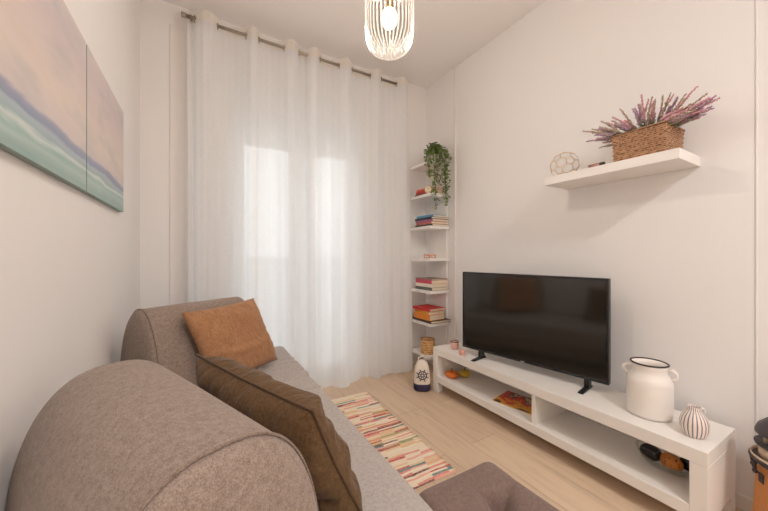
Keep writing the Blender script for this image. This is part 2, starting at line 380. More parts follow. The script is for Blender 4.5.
def curtain(pxs, first_front, seed, label, ztop, xr):
    """pxs: columns of the eyelets; cloth swings in front / behind the rod between them"""
    t = thing('sheer_curtain', label, 'curtain', (0, YR, 0), 0, 'sheer white curtain panels')
    xs = [wx(p) for p in pxs]
    n = 14; us = []
    for i in range(len(xs)-1):
        for k in range(n): us.append((i, k/n))
    us.append((len(xs)-2, 1.0))
    nz = 36; rng = random.Random(seed)
    ph = [rng.uniform(0, 6.28) for _ in range(6)]
    bm = bmesh.new(); rows = []
    for j in range(nz+1):
        v = j/nz; z = .012+(ztop-.012)*v; d = 1-v          # d=0 at top
        row = []
        for i, q in us:
            sg = (-1 if (i % 2 == 0) == first_front else 1)
            x = xs[i]+(xs[i+1]-xs[i])*q
            y = sg*.046*math.sin(PI*q)*(1-.25*d)
            y += .010*d*math.sin(x*38+ph[0]+.6*d)+.008*d*math.sin(x*71+ph[1])+.016*d*math.sin(x*11+ph[2]+1.3*d)+.003*math.sin(x*150+ph[3])
            y -= .03*d*d
            x2 = x+.018*d*math.sin(x*6+ph[4])+.006*d*math.sin(x*23+ph[5])
            zz = z-(.006*math.sin(x*14) if j == 0 else 0)
            zz = max(zz, .006)
            if j == nz: zz -= .006*(1-math.sin(PI*q))
            row.append(bm.verts.new((x2, y, zz)))
        rows.append(row)
    for j in range(nz):
        for i in range(len(us)-1):
            f = bm.faces.new((rows[j][i], rows[j][i+1], rows[j+1][i+1], rows[j+1][i]))
            if j >= nz-1: f.material_index = 1
    c = link('voile', bm, [M['sheer'], M['hem']], t)
    sd = c.modifiers.new('s', 'SOLIDIFY'); sd.thickness = .0006
    c.modifiers.remove(sd)
    ey = pxs[1:-1] if True else pxs
    for p in ([pxs[0]] if first_front and seed == 1 else [])+list(ey):
        x = wx(p); bm = bmesh.new()
        tube(bm, [(x+.004*math.cos(a), .021*math.cos(a), ZR-.006+.021*math.sin(a)) for a in [2*PI*k/20 for k in range(20)]], .0035, 6, closed=True)
        link('eyelet', bm, M['steel'], t)
    # hem along the bottom
    return t
curtain([187, 195, 218, 246, 259, 284, 299, 313], False, 1, 'left sheer white curtain panel hanging from eyelets behind the sofa end', 2.69, None)
curtain([307, 320, 339, 352, 370, 381, 396, 408], True, 5, 'right sheer white curtain panel hanging to the floor beside the bookshelf', 2.69, None)

# ------------------------------------------------------------------ pendant lamp
pl = thing('pendant_lamp', 'ribbed clear glass pendant lamp hanging lit from the ceiling', 'lamp', (.685, 1.13, 1.912))
bm = bmesh.new()
outer = [(.0, 0), (.035, .002), (.062, .012), (.083, .03), (.095, .055), (.099, .085), (.099, .20), (.097, .235), (.085, .262), (.06, .28), (.03, .288)]
rb = lambda a, k: 1+.032*math.cos(a*36)*(1 if k > 0 else 0)
lathe(bm, outer, 360, rf=rb)
link('lamp_shade', bm, M['shade_glass'], pl)
bm = bmesh.new(); ball(bm, (0, 0, .15), .034, .034, .042, 20, 14); bulb = link('bulb', bm, M['bulb'], pl)
bm = bmesh.new(); lathe(bm, [(.015, .188), (.018, .20), (.02, .25), (.032, .283), (.034, .30), (.012, .33), (.004, .34)], 24, closed=True); link('socket', bm, M['brass'], pl)
bm = bmesh.new(); tube(bm, [(0, 0, .335), (0, 0, H-1.912-.02)], .003, 8); link('cord', bm, M['cord'], pl)
bm = bmesh.new(); lathe(bm, [(.01, H-1.912-.03), (.045, H-1.912-.022), (.05, H-1.912-.002), (.05, H-1.912)], 28, closed=True); link('ceiling_rose', bm, M['brass'], pl)
ld = bpy.data.lights.new('pendant_bulb_light', 'POINT'); ld.energy = 30; ld.color = (1, .87, .73); ld.shadow_soft_size = .045
lo = bpy.data.objects.new('pendant_bulb_light', ld); C.objects.link(lo); lo.parent = pl; lo.location = (0, 0, .15)

# unseen fill lamp, added further back in the room to brighten it
cl = thing('fill_lamp', 'round frosted fill lamp added on the ceiling behind the viewer, unseen', 'lamp', (.85, -1.2, H))
bm = bmesh.new(); lathe(bm, [(.19, 0), (.19, -.02), (.17, -.05), (.10, -.075), (0, -.085)], 40); link('diffuser', bm, emit('fill_glow', (1, .93, .85, 1), 3), cl)
bm = bmesh.new(); lathe(bm, [(.20, 0), (.20, -.018), (.19, -.018)], 40); link('rim', bm, M['white'], cl)
ld = bpy.data.lights.new('fill_lamp_light', 'AREA'); ld.shape = 'DISK'; ld.size = .36; ld.energy = 29; ld.color = (1, .98, .97)
lo = bpy.data.objects.new('fill_lamp_light', ld); C.objects.link(lo); lo.parent = cl; lo.location = (0, 0, -.095)

# ------------------------------------------------------------------ tower shelf and its contents
SX0, SX1, SY0, SY1 = 1.735, XR-.001, 2.18, 2.475
tower = thing('tower_shelf', 'tall white wall shelf with seven boards in the corner beside the curtain', 'shelf', (SX1, (SY0+SY1)/2, 0))
link('upright', bx(-.022, 0, -.11, .11, .02, 2.06), M['shelf_white'], tower, bevel=.002, smooth=False)
SZ = [.18, .468, .756, 1.045, 1.333, 1.62, 1.907]
for z in SZ:
    link('shelf_board', bx(SX0-SX1, -.022, SY0-tower.location.y, SY1-tower.location.y, z-.025, z), M['shelf_white'], tower, bevel=.002, smooth=False)

PAGE = mat('pages', srgb(232, 216, 190), .9, namt=.05, nscale=60)
def book(x, y, z, w, l, t, rz, col, label, group=None, spine='y'):
    """lying book: w across x, l across y, spine on the -x side"""
    b = thing('book', label, 'book', (x, y, z), rz, group)
    cov = mat('cover', col, .55, namt=.08, nscale=30)
    bm = bmesh.new(); e = min(.0025, t*.16)
    box(bm, -w/2, w/2, -l/2, l/2, 0, e); box(bm, -w/2, w/2, -l/2, l/2, t-e, t)
    box(bm, -w/2, -w/2+e, -l/2, l/2, e, t-e)
    link('cover', bm, cov, b, smooth=False)
    link('pages', bx(-w/2+e, w/2-.004, -l/2+.003, l/2-.003, e, t-e), PAGE, b, smooth=False)
    return b
G1 = 'books stacked on the fifth board of the tower shelf'
cx, cy = 1.862, 2.315
z = 1.3335
for t, w, l, rz, col, lab in ((.018, .19, .25, .02, srgb(48, 74, 58), 'dark green book lying at the bottom of the stack below the trailing plant'),
        (.022, .18, .235, -.03, srgb(196, 110, 104), 'dusty red book second from the bottom of the stack below the trailing plant'),
        (.022, .185, .24, .04, srgb(168, 112, 140), 'mauve book in the middle of the stack below the trailing plant'),
        (.017, .20, .25, .0, srgb(52, 62, 74), 'dark slate book under the blue book on the stack'),
        (.022, .17, .22, .10, srgb(96, 156, 188), 'sky blue book topmost of the stack below the trailing plant')):
    book(cx, cy, z, w, l, t, rz, col, lab, G1); z += t+.0006
z = .7565
for t, w, l, rz, col, lab in ((.028, .19, .245, .0, srgb(108, 112, 104), 'grey-green thick book lying at the bottom of the stack under the pink book'),
        (.03, .19, .24, .02, srgb(236, 226, 212), 'white thick book in the middle of the stack under the pink book'),
        (.036, .185, .24, -.02, srgb(206, 78, 106), 'pink thick book near the top of the stack of white and grey books'),
        (.008, .19, .245, .02, srgb(150, 132, 118), 'thin taupe booklet lying on top of the pink book')):
    book(cx, cy, z, w, l, t, rz, col, lab, 'books stacked on the third board of the tower shelf'); z += t+.0006
z = .4685
for t, x, w, l, rz, col, lab in ((.022, 1.856, .22, .28, .0, srgb(74, 52, 42), 'dark brown large book at the bottom of the orange and red stack'),
        (.05, 1.836, .18, .22, .05, srgb(226, 136, 42), 'orange thick book lying on the dark brown book'),
        (.03, 1.836, .175, .22, -.04, srgb(222, 152, 52), 'amber book lying just under the red book'),
        (.024, 1.83, .19, .235, .08, srgb(196, 48, 42), 'bright red book topmost of the orange stack')):
    book(x, cy, z, w, l, t, rz, col, lab, 'books stacked on the second board of the tower shelf'); z += t+.0006
z = 1.6205
book(1.865, 2.335, z, .18, .24, .02, .05, srgb(76, 74, 72), 'charcoal book lying on the second board from the top beneath the red books'); z += .021
book(1.865, 2.345, z, .17, .21, .03, -.06, srgb(196, 62, 56), 'red book lying on the charcoal book near the round clock'); z += .031
book(1.870, 2.345, z, .16, .20, .018, .1, srgb(214, 104, 84), 'coral book topmost on the second board from the top')
ck = thing('table_clock', 'small round pale table clock in front of the red books', 'clock', (1.765, 2.235, 1.6205), R(-60))
bm = bmesh.new(); tube(bm, [(0, -.012, .038), (0, .012, .038)], .036, 28); link('case', bm, mat('clock_case', srgb(176, 128, 86), .4), ck)
bm = bmesh.new(); tube(bm, [(0, -.0145, .038), (0, -.012, .038)], .031, 28); fc = link('dial', bm, mat('clock_dial', srgb(240, 226, 196), .5), ck)
bm = bmesh.new(); tube(bm, [(0, -.0155, .038), (.014, -.0155, .05)], .0015, 6); tube(bm, [(0, -.0155, .038), (-.004, -.0155, .061)], .0012, 6); link('hand', bm, M['black'], fc)
bm = bmesh.new(); box(bm, -.02, .02, -.012, .012, 0, .006); link('foot', bm, mat('clock_foot', srgb(150, 100, 60), .5), ck, smooth=False)
# coral ornament: curling orange-brown loops
bm = bmesh.new(); pts = []
for i in range(90):
    u = i/89; pts.append((-.055+.11*u, .010*math.sin(u*9), .018+.014*abs(math.sin(u*PI*4.5))+.004*math.sin(u*30)))
tube(bm, pts, .0042, 7)
for x in (-.05, 0, .05): tube(bm, [(x, 0, 0), (x, .004, .02)], .004, 7)
tube(bm, [(-.058, 0, .002), (.058, 0, .002)], .0035, 6)
o = link('ornament', bm, mat('orange_wood', srgb(214, 128, 66), .5, namt=.15), None, loc=(1.79, 2.25, 1.0465)); o.rotation_euler[2] = R(-55)
tag(o, 'small curly orange-brown ornament alone on the middle board of the tower shelf', 'ornament')

# trailing plant
rng = random.Random(7)
pp = thing('trailing_plant', 'green trailing plant on the top board, vines hanging over the shelf side', 'plant', (1.86, 2.27, 1.9075))
bm = bmesh.new(); lathe(bm, [(.0, 0), (.04, 0), (.052, .075), (.055, .08), (.051, .08), (.046, .07), (0, .068)], 28); link('pot', bm, M['ceramic'], pp)
def leaf(bm, p, d, up, L_, W_):
    d = d.normalized(); s = d.cross(up)
    if s.length < .05: s = Vector((1, 0, 0))
    s.normalize(); n = s.cross(d)
    a = bm.verts.new(p); b = bm.verts.new(p+d*L_*.45+s*W_+n*W_*.25); c = bm.verts.new(p+d*L_); e = bm.verts.new(p+d*L_*.45-s*W_+n*W_*.25); m_ = bm.verts.new(p+d*L_*.5-n*W_*.1)
    for t3 in ((a, b, m_), (b, c, m_), (c, e, m_), (e, a, m_)): bm.faces.new(t3)
vb = bmesh.new(); lb = bmesh.new()
def vine(pts, dens=.02):
    tube(vb, pts, .0016, 5)
    for a, b in zip(pts, pts[1:]):
        a, b = Vector(a), Vector(b); n = max(1, int((b-a).length/dens))
        for k in range(n):
            p = a.lerp(b, rng.random()); d = Vector((rng.uniform(-1, 1), rng.uniform(-1, 1), rng.uniform(-.9, .5)))
            q = p+d.normalized()*.008
            leaf(lb, q, d, Vector((rng.uniform(-.5, .5), rng.uniform(-.5, .5), 1)), rng.uniform(.026, .040), rng.uniform(.010, .016))
for i in range(17):      # arching crown
    a = rng.uniform(0, 6.28); r1 = rng.uniform(.03, .075); h = rng.uniform(.10, .20)
    pts = [(0, 0, .07), (math.cos(a)*r1*.5, math.sin(a)*r1*.5, h), (math.cos(a)*r1, math.sin(a)*r1, h-.02), (math.cos(a)*r1*1.15, math.sin(a)*r1*1.1, h-.07)]
    vine(pts, .009)
for i in range(12):       # hanging strands over the near side of the board and its room side
    x = rng.uniform(-.125, .055); ln = [.16, .22, .3, .25, .36, .40, .34, .20, .12, .28, .38, .15][i]
    y0 = -.10-rng.uniform(0, .035)
    if i % 4 == 3: x = -.145-rng.uniform(0, .02); y0 = -.06-rng.uniform(0, .04); ln = min(ln, .12)
    pts = [(0, 0, .07), (x*.6, y0*.6, .14), (x, y0, .06)]
    zz = .06
    while zz > -ln:
        zz -= .035; pts.append((x*(1-.25*max(0, -zz)/.4)+rng.uniform(-.008, .008), y0+rng.uniform(-.006, .004), zz))
    vine(pts, .0115)
link('stems', vb, mat('vine_stem', srgb(96, 110, 56), .7), pp)
link('foliage', lb, mat('vine_leaf', srgb(122, 142, 78), .55, namt=.45, nscale=40), pp)

# wicker material
def wicker(name, c1, c2, c3, sz=.011, rows=.009):
    m, nt, p, L = new_mat(name)
    tc = nt.nodes.new('ShaderNodeTexCoord')
    w1 = nt.nodes.new('ShaderNodeTexWave'); w1.wave_type = 'BANDS'; w1.bands_direction = 'Z'; w1.inputs['Scale'].default_value = .5/rows*.63; w1.inputs['Distortion'].default_value = 1.5; w1.inputs['Detail Scale'].default_value = 2
    L.new(tc.outputs['Object'], w1.inputs['Vector'])
    n = nt.nodes.new('ShaderNodeTexVoronoi'); n.inputs['Scale'].default_value = 1/sz
    L.new(tc.outputs['Object'], n.inputs['Vector'])
    ad = nt.nodes.new('ShaderNodeMath'); ad.operation = 'MULTIPLY_ADD'; ad.inputs[1].default_value = .55
    L.new(w1.outputs['Fac'], ad.inputs[0]); L.new(n.outputs['Distance'], ad.inputs[2])
    r = ramp(nt, [(.2, c3), (.5, c2), (.85, c1)]); L.new(ad.outputs[0], r.inputs[0]); L.new(r.outputs[0], p.inputs['Base Color'])
    b = nt.nodes.new('ShaderNodeBump'); b.inputs['Strength'].default_value = .8; b.inputs['Distance'].default_value = .004
    L.new(ad.outputs[0], b.inputs['Height']); L.new(b.outputs[0], p.inputs['Normal'])
    p.inputs['Roughness'].default_value = .75
    return m
M['wicker'] = wicker('wicker', srgb(184, 142, 108), srgb(136, 98, 70), srgb(72, 48, 36))
M['raffia'] = wicker('raffia', srgb(222, 176, 118), srgb(196, 142, 86), srgb(130, 84, 46), .02, .02)
bk = thing('woven_basket', 'small round woven basket on the lowest board of the tower shelf', 'basket', (1.795, 2.285, .1805))
bk.scale = (1.08, 1.08, 1.05)
bm = bmesh.new(); pr = [(0, 0), (.052, 0)]
for i in range(14): pr.append((.056+.0028*(i % 2), .004+i*.0085))
pr += [(.056, .122), (.051, .122), (.050, .01), (0, .008)]
lathe(bm, pr, 36); link('body', bm, M['raffia'], bk)
bm = bmesh.new(); tube(bm, [(.056*math.cos(a), .056*math.sin(a), .123) for a in [2*PI*k/30 for k in range(30)]], .004, 6, closed=True); link('rim', bm, M['wicker'], bk)

# doorstop with ship's wheel
ds = thing('doorstop', "white cloth doorstop with navy ship's wheel and navy base, on the floor beside the bench", 'doorstop', (1.540, 2.035, 0), R(-34))
ds.scale = (1, 1, .93)
def sack(a, k):
    return 1/ (abs(math.cos(a))**3+abs(math.sin(a))**3)**(1/3)*.93
pr_w = [(.071, .062), (.070, .10), (.066, .15), (.058, .19), (.046, .225), (.032, .245), (.0, .252)]
bm = bmesh.new(); lathe(bm, pr_w, 40, rf=sack); link('body', bm, mat('canvas_cloth', srgb(232, 220, 206), .9, namt=.04, nscale=30), ds)
bm = bmesh.new(); lathe(bm, [(0, 0), (.064, 0), (.073, .012), (.0725, .062), (.071, .063)], 40, rf=sack); link('base', bm, mat('navy_cloth', srgb(62, 52, 78), .9, namt=.15, nscale=120), ds)
bm = bmesh.new(); tube(bm, [(-.03, 0, .243), (-.024, 0, .27), (0, 0, .282), (.024, 0, .27), (.03, 0, .243)], .006, 8); link('handle', bm, mat('strap', srgb(226, 214, 200), .9), ds)
bm = bmesh.new()
def wl(x, z):      # on the front face of the sack
    w = .0715-.10*max(0, z-.10)**1.25*2
    return (x, -w*.935-.0015+abs(x)**3*60, z)
zc = .140
for rr, th in ((.033, .0035), (.012, .0028)):
    tube(bm, [wl(rr*math.cos(a), zc+rr*math.sin(a)) for a in [2*PI*k/28 for k in range(28)]], th, 6, closed=True)
for k in range(8):
    a = 2*PI*k/8+.39; tube(bm, [wl(q*math.cos(a), zc+q*math.sin(a)) for q in (.010, .025, .038, .050)], [.0024, .0024, .0026, .004], 6)
link('wheel_emblem', bm, mat('navy_print', srgb(50, 44, 66), .9), ds)

# ------------------------------------------------------------------ TV bench
BX0, BX1, BY0, BY1 = 1.594, 1.925, .397, 1.961
be = thing('tv_bench', 'long low white bench with an open lower shelf under the television', 'bench', ((BX0+BX1)/2, (BY0+BY1)/2, 0))
w2, l2 = (BX1-BX0)/2, (BY1-BY0)/2
link('top', bx(-w2, w2, -l2, l2, .296, .35), M['white'], be, smooth=False, bevel=.002)
link('lower_shelf', bx(-w2, w2, -l2+.052, l2-.052, .083, .131), M['white'], be, smooth=False, bevel=.002)
for s in (-1, 1):
    a, b = (-l2, -l2+.0515) if s < 0 else (l2-.0515, l2)
    link('side_panel', bx(-w2, w2, a, b, .083, .2955), M['white'], be, smooth=False, bevel=.002)
    for x in (-1, 1):
        q = (-w2, -w2+.055) if x < 0 else (w2-.055, w2)
        link('leg', bx(q[0], q[1], a, b, 0, .0825), M['white'], be, smooth=False, bevel=.002)
link('divider', bx(-w2+.012, w2-.02, -.090, -.067, .1312, .2958), M['white'], be, smooth=False, bevel=.001)

# television
P0, P1 = Vector((1.673, 1.714)), Vector((1.821, .820))
ctr = (P0+P1)/2; ang = math.atan2(P1.y-P0.y, P1.x-P0.x)
tv = thing('television', 'flat black television standing on two feet on the white bench', 'television', (ctr.x, ctr.y, .351), ang)
TW = (P1-P0).length; TZ0, TZ1 = .050, .600     # local x along the screen, local -y faces the room
bm = bmesh.new(); box(bm, -TW/2, TW/2, .002, .03, TZ0, TZ1); box(bm, -TW/2+.12, TW/2-.12, .03, .06, TZ0+.03, TZ1-.17)
link('housing', bm, M['black'], tv, smooth=False, bevel=.004)
bm = bmesh.new(); b = .010
box(bm, -TW/2, -TW/2+b, -.006, .002, TZ0, TZ1); box(bm, TW/2-b, TW/2, -.006, .002, TZ0, TZ1); box(bm, -TW/2+b, TW/2-b, -.006, .002, TZ1-b, TZ1); box(bm, -TW/2+b, TW/2-b, -.006, .002, TZ0, TZ0+.014)
link('bezel', bm, mat('bezel_gloss', (.02, .02, .022, 1), .25), tv, smooth=False, bevel=.001)
link('screen', bx(-TW/2+b, TW/2-b, -.002, .001, TZ0+.014, TZ1-b), mat('screen_glass', (.016, .014, .011, 1), .10, spec=1.0), tv, smooth=False)
link('badge', bx(-.012, .012, -.008, -.006, TZ0+.003, TZ0+.009), mat('badge_silver', (.7, .7, .7, 1), .3, .8), tv, smooth=False)
for x in (-TW/2+.15, TW/2-.10):
    bm = bmesh.new()
    box(bm, x-.013, x+.013, -.10, .0, 0, .012); box(bm, x-.013, x+.013, .0, .045, 0, .012); box(bm, x-.013, x+.013, -.012, .028, .012, TZ0+.01)
    for v in bm.verts:
        if v.co.y < -.05 and v.co.z > .005: v.co.z = .006
    link('foot', bm, M['black'], tv, smooth=False, bevel=.002)

# things on the bench
def candle_cup(x, y, r, h, col, lab, rimcol=None):
    t = thing('candle_holder', lab, 'candle holder', (x, y, .3505))
    bm = bmesh.new(); lathe(bm, [(0, 0), (r*.8, 0), (r, h*.2), (r, h*.85), (r*.9, h), (r*.82, h), (r*.86, h*.8), (r*.7, h*.3), (0, h*.25)], 28); link('cup', bm, mat('cup', col, .35, namt=.25, nscale=60), t)
    bm = bmesh.new(); lathe(bm, [(0, h*.26), (r*.6, h*.28), (r*.6, h*.72), (r*.5, h*.76), (0, h*.76)], 20); link('candle', bm, mat('wax', srgb(240, 226, 206), .6), t)
    if rimcol:
        bm = bmesh.new(); tube(bm, [(r*.93*math.cos(a), r*.93*math.sin(a), h) for a in [2*PI*k/24 for k in range(24)]], .0035, 6, closed=True); link('rim', bm, rimcol, t)
    return t
candle_cup(1.695, 1.825, .030, .058, srgb(224, 172, 156), 'pink candle holder with a dark rim at the far end of the bench', M['dark_rim'])
candle_cup(1.640, 1.688, .022, .032, srgb(226, 168, 150), 'tiny pale pink candle holder in front of the dark-rimmed one')

# milk churn vase
mv = thing('churn_vase', 'large white churn-shaped vase with a dark rim on the bench', 'vase', (1.765, .632, .3505), R(108))
mv.scale = (.865, .865, .865)
bm = bmesh.new()
pr = [(0, 0), (.085, 0), (.093, .004), (.096, .02), (.097, .10), (.097, .165), (.094, .185), (.086, .203), (.076, .218), (.073, .228), (.073, .25), (.079, .268), (.073, .268), (.067, .25), (.067, .225), (.088, .18), (.09, .02), (0, .01)]
lathe(bm, pr, 56); link('body', bm, M['ceramic'], mv)
bm = bmesh.new(); tube(bm, [(.0775*math.cos(a), .0775*math.sin(a), .270) for a in [2*PI*k/48 for k in range(48)]], .0042, 8, closed=True); link('rim', bm, M['dark_rim'], mv)
for s in (-1, 1):
    bm = bmesh.new()
    tube(bm, [(s*.070, 0, .244), (s*.092, 0, .246), (s*.107, 0, .233), (s*.108, 0, .215), (s*.098, 0, .200), (s*.084, 0, .196)], [.007, .008, .008, .008, .008, .007], 10)
    link('handle', bm, M['ceramic'], mv)

# small striped jug
def stripe_mat():
    m, nt, p, L = new_mat('striped_glaze')
    tc = nt.nodes.new('ShaderNodeTexCoord'); sx = nt.nodes.new('ShaderNodeSeparateXYZ'); L.new(tc.outputs['Object'], sx.inputs[0])
    at = nt.nodes.new('ShaderNodeMath'); at.operation = 'ARCTAN2'; L.new(sx.outputs['Y'], at.inputs[0]); L.new(sx.outputs['X'], at.inputs[1])
    mu = nt.nodes.new('ShaderNodeMath'); mu.operation = 'MULTIPLY'; mu.inputs[1].default_value = 20; L.new(at.outputs[0], mu.inputs[0])
    co = nt.nodes.new('ShaderNodeMath'); co.operation = 'COSINE'; L.new(mu.outputs[0], co.inputs[0])
    r = ramp(nt, [(.0, srgb(104, 98, 116)), (.16, srgb(140, 134, 146)), (.30, srgb(236, 222, 212))])
    mr = nt.nodes.new('ShaderNodeMapRange'); mr.inputs['From Min'].default_value = -1; L.new(co.outputs[0], mr.inputs['Value'])
    L.new(mr.outputs[0], r.inputs[0]); L.new(r.outputs[0], p.inputs['Base Color']); p.inputs['Roughness'].default_value = .4
    return m
sj = thing('striped_jug', 'small white jug with thin grey vertical stripes near the bench end', 'jug', (1.707, .465, .3505))
sj.scale = (.81, .81, .85)
bm = bmesh.new()
lathe(bm, [(0, 0), (.036, 0), (.046, .012), (.054, .038), (.055, .062), (.049, .088), (.036, .108), (.026, .120), (.024, .128), (.027, .138), (.023, .138), (.020, .125), (.030, .105), (.045, .08), (.048, .04), (0, .012)], 120, rf=lambda a, k: 1+.014*math.cos(20*a) if 1 < k < 8 else 1)
link('body', bm, stripe_mat(), sj)
bm = bmesh.new(); q = [(.026, .126), (.042, .128), (.055, .118), (.057, .104), (.050, .090)]
tube(bm, [(a*.9, -a*.45, b) for a, b in q], .0045, 8); link('handle', bm, M['ceramic'], sj)

# pumpkin and squash on the lower shelf
def gourd(name, x, y, r, h, ribs, col, lab, cat, stem):
    t = thing(name, lab, cat, (x, y, .1315))
    bm = bmesh.new(); pr = []
    for i in range(13):
        a = PI*i/12; pr.append((max(0, r*math.sin(a)**.85), h/2-h/2*math.cos(a)*(1-.12*(1 if i in (11, 12) else 0))))
    lathe(bm, pr, 64, rf=lambda a, k: 1-.07*abs(math.sin(a*ribs/2))**.5*0-.05*(1-abs(math.cos(a*ribs/2))))
    link('flesh', bm, mat('rind', col, .4, namt=.12), t)
    bm = bmesh.new(); tube(bm, [(0, 0, h*.92), (.002, .002, h+.008), (.008, .004, h+.016)], [.006, .004, .003], 8); link('stem', bm, mat('stalk', stem, .8), t)
gourd('pumpkin', 1.675, 1.835, .050, .052, 10, srgb(222, 118, 38), 'small orange pumpkin on the lower shelf at the far end of the bench', 'pumpkin', srgb(120, 96, 50))
gourd('squash', 1.775, 1.800, .047, .052, 8, srgb(208, 178, 62), 'small yellow squash behind the orange pumpkin on the lower shelf', 'squash', srgb(110, 120, 60))

# magazine
def mag_mat():
    m, nt, p, L = new_mat('magazine_cover')
    tc = nt.nodes.new('ShaderNodeTexCoord')
    n = nt.nodes.new('ShaderNodeTexNoise'); n.inputs['Scale'].default_value = 13; n.inputs['Detail'].default_value = 3; L.new(tc.outputs['Object'], n.inputs['Vector'])
    sx = nt.nodes.new('ShaderNodeSeparateXYZ'); L.new(tc.outputs['Object'], sx.inputs[0])
    ma = nt.nodes.new('ShaderNodeMath'); ma.operation = 'MULTIPLY_ADD'; ma.inputs[1].default_value = 2.2; L.new(sx.outputs['X'], ma.inputs[0]); L.new(n.outputs['Fac'], ma.inputs[2])
    r = ramp(nt, [(.20, srgb(92, 60, 40)), (.28, srgb(224, 168, 52)), (.42, srgb(226, 150, 60)), (.46, srgb(206, 58, 44)), (.58, srgb(212, 84, 66)), (.63, srgb(84, 50, 44)), (.72, srgb(206, 178, 150)), (.80, srgb(104, 58, 48))], 'EASE')
    L.new(ma.outputs[0], r.inputs[0]); L.new(r.outputs[0], p.inputs['Base Color']); p.inputs['Roughness'].default_value = .35
    return m
mg = thing('magazine', 'glossy red and yellow magazine lying on the lower shelf of the bench', 'magazine', (1.758, 1.290, .1315), R(12))
link('cover', bx(-.105, .105, -.14, .14, .007, .0078), mag_mat(), mg, smooth=False)
link('pages', bx(-.104, .103, -.139, .139, 0, .007), PAGE, mg, smooth=False)

# oval glass bowl with painted ornaments
bw = thing('glass_bowl', 'long shallow clear glass bowl on the lower shelf near the bench end', 'bowl', (1.782, .570, .1315), R(4))
bm = bmesh.new()
sc_ = [(0, 0), (.03, 0), (.055, .008), (.073, .024), (.085, .046), (.082, .047), (.070, .027), (.052, .0115), (.03, .004), (0, .004)]
lathe(bm, sc_, 48)
for v in bm.verts:
    v.co.y *= 1.36; v.co.z += .022*max(0, (abs(v.co.y)/.116))**3*(v.co.z/.046)
link('bowl', bm, M['bowl_glass'], bw)
def spotted(name, base, spot, scale):
    m, nt, p, L = new_mat(name)
    tc = nt.nodes.new('ShaderNodeTexCoord'); n = nt.nodes.new('ShaderNodeTexVoronoi'); n.inputs['Scale'].default_value = scale; L.new(tc.outputs['Object'], n.inputs['Vector'])
    r = ramp(nt, [(.0, spot), (.20, spot), (.26, base)]); L.new(n.outputs['Distance'], r.inputs[0]); L.new(r.outputs[0], p.inputs['Base Color'])
    p.inputs['Roughness'].default_value = .15
    return m
o_blk = mat('black_lacquer', (.015, .013, .012, 1), .12, namt=.3)
for x, y, z, rx, ry, rz, rot, m, lab in ((1.770, .628, .177, .031, .040, .035, 10, o_blk, 'glossy black egg-shaped ornament in the glass bowl, farther of the two'),
        (1.768, .555, .173, .032, .042, .034, -12, spotted('orange_spotted', srgb(206, 128, 56), srgb(50, 30, 20), 75), 'orange egg-shaped ornament with dark spots in the glass bowl'),
        (1.806, .506, .179, .026, .034, .031, 20, o_blk, 'glossy black egg-shaped ornament in the glass bowl, closest to the bench end')):
    bm = bmesh.new(); ball(bm, (0, 0, 0), rx, ry, rz, 24, 16)
    for v in bm.verts: v.co.x *= 1-.18*v.co.y/ry
    o = link('egg_ornament', bm, m, None, loc=(x, y, z)); o.rotation_euler[2] = R(rot); tag(o, lab, 'ornament', 'painted egg ornaments in the glass bowl')

# ------------------------------------------------------------------ lighthouse lantern (floor, right edge)
lh = thing('lighthouse_lantern', 'wooden lighthouse lantern with a dark domed roof on the floor at the right edge', 'lantern', (1.80, .235, 0), R(15))
lh.scale = (.95, .95, .885)
oak = mat('honey_wood', srgb(196, 132, 74), .55, namt=.15, nscale=18); dk = mat('dark_iron', srgb(60, 52, 56), .5, namt=.2)
bm = bmesh.new(); lathe(bm, [(0, 0), (.105, 0), (.102, .02), (.086, .355), (0, .356)], 8); o = link('tower_body', bm, oak, lh, smooth=False)
for z, a in ((.10, 0), (.10, 4), (.22, 2), (.22, 5), (.30, 3), (.30, 6)):
    an = (a+.5)*PI/4+PI; r = (.102-(z/.355)*.016)*.925
    bm = bmesh.new(); box(bm, -.012, .012, -.004, .004, -.018, .018)
    w = link('window', bm, dk, lh, smooth=False); w.location = (r*math.cos(an), r*math.sin(an), z); w.rotation_euler = (0, 0, an+PI/2)
bm = bmesh.new(); lathe(bm, [(0, .356), (.09, .356), (.108, .374), (.108, .382), (0, .382)], 32); link('balcony', bm, dk, lh)
bm = bmesh.new(); lathe(bm, [(.102, .3825), (.104, .392), (.100, .392), (.098, .3825)], 32); link('balcony_ledge', bm, mat('aged_white', srgb(214, 190, 166), .7, namt=.1, nscale=30), lh)
for k in range(10):
    a = 2*PI*k/10; bm = bmesh.new(); x, y = .101*math.cos(a), .101*math.sin(a)
    tube(bm, [(x*.86, y*.86, .366), (x*1.0, y*1.0, .355), (x*.96, y*.96, .325)], [.004, .008, .006], 8); ball(bm, (x*.96, y*.96, .322), .009, u=10, v=6)
    link('corbel', bm, dk, lh)
aw = bpy.data.materials['aged_white']
bm = bmesh.new(); lathe(bm, [(0, .3825), (.084, .3825), (.080, .432), (0, .432)], 32); link('lantern_drum', bm, aw, lh)
bm = bmesh.new(); lathe(bm, [(.0, .432), (.092, .432), (.094, .440), (0, .441)], 32); link('gallery_ring', bm, dk, lh)
bm = bmesh.new(); lathe(bm, [(.060, .441), (.060, .478)], 24); link('glass', bm, M['bowl_glass'], lh)
for k in range(8):
    a = 2*PI*k/8+.2; bm = bmesh.new(); tube(bm, [(.066*math.cos(a), .066*math.sin(a), .441), (.066*math.cos(a), .066*math.sin(a), .478)], .006, 8); link('post', bm, aw, lh)
bm = bmesh.new(); lathe(bm, [(0, .478), (.092, .478), (.092, .486), (.084, .510), (.062, .536), (.032, .548), (.016, .552), (.022, .566), (.014, .578), (0, .580)], 32); link('roof', bm, mat('roof_iron', srgb(70, 64, 70), .45, namt=.15), lh)

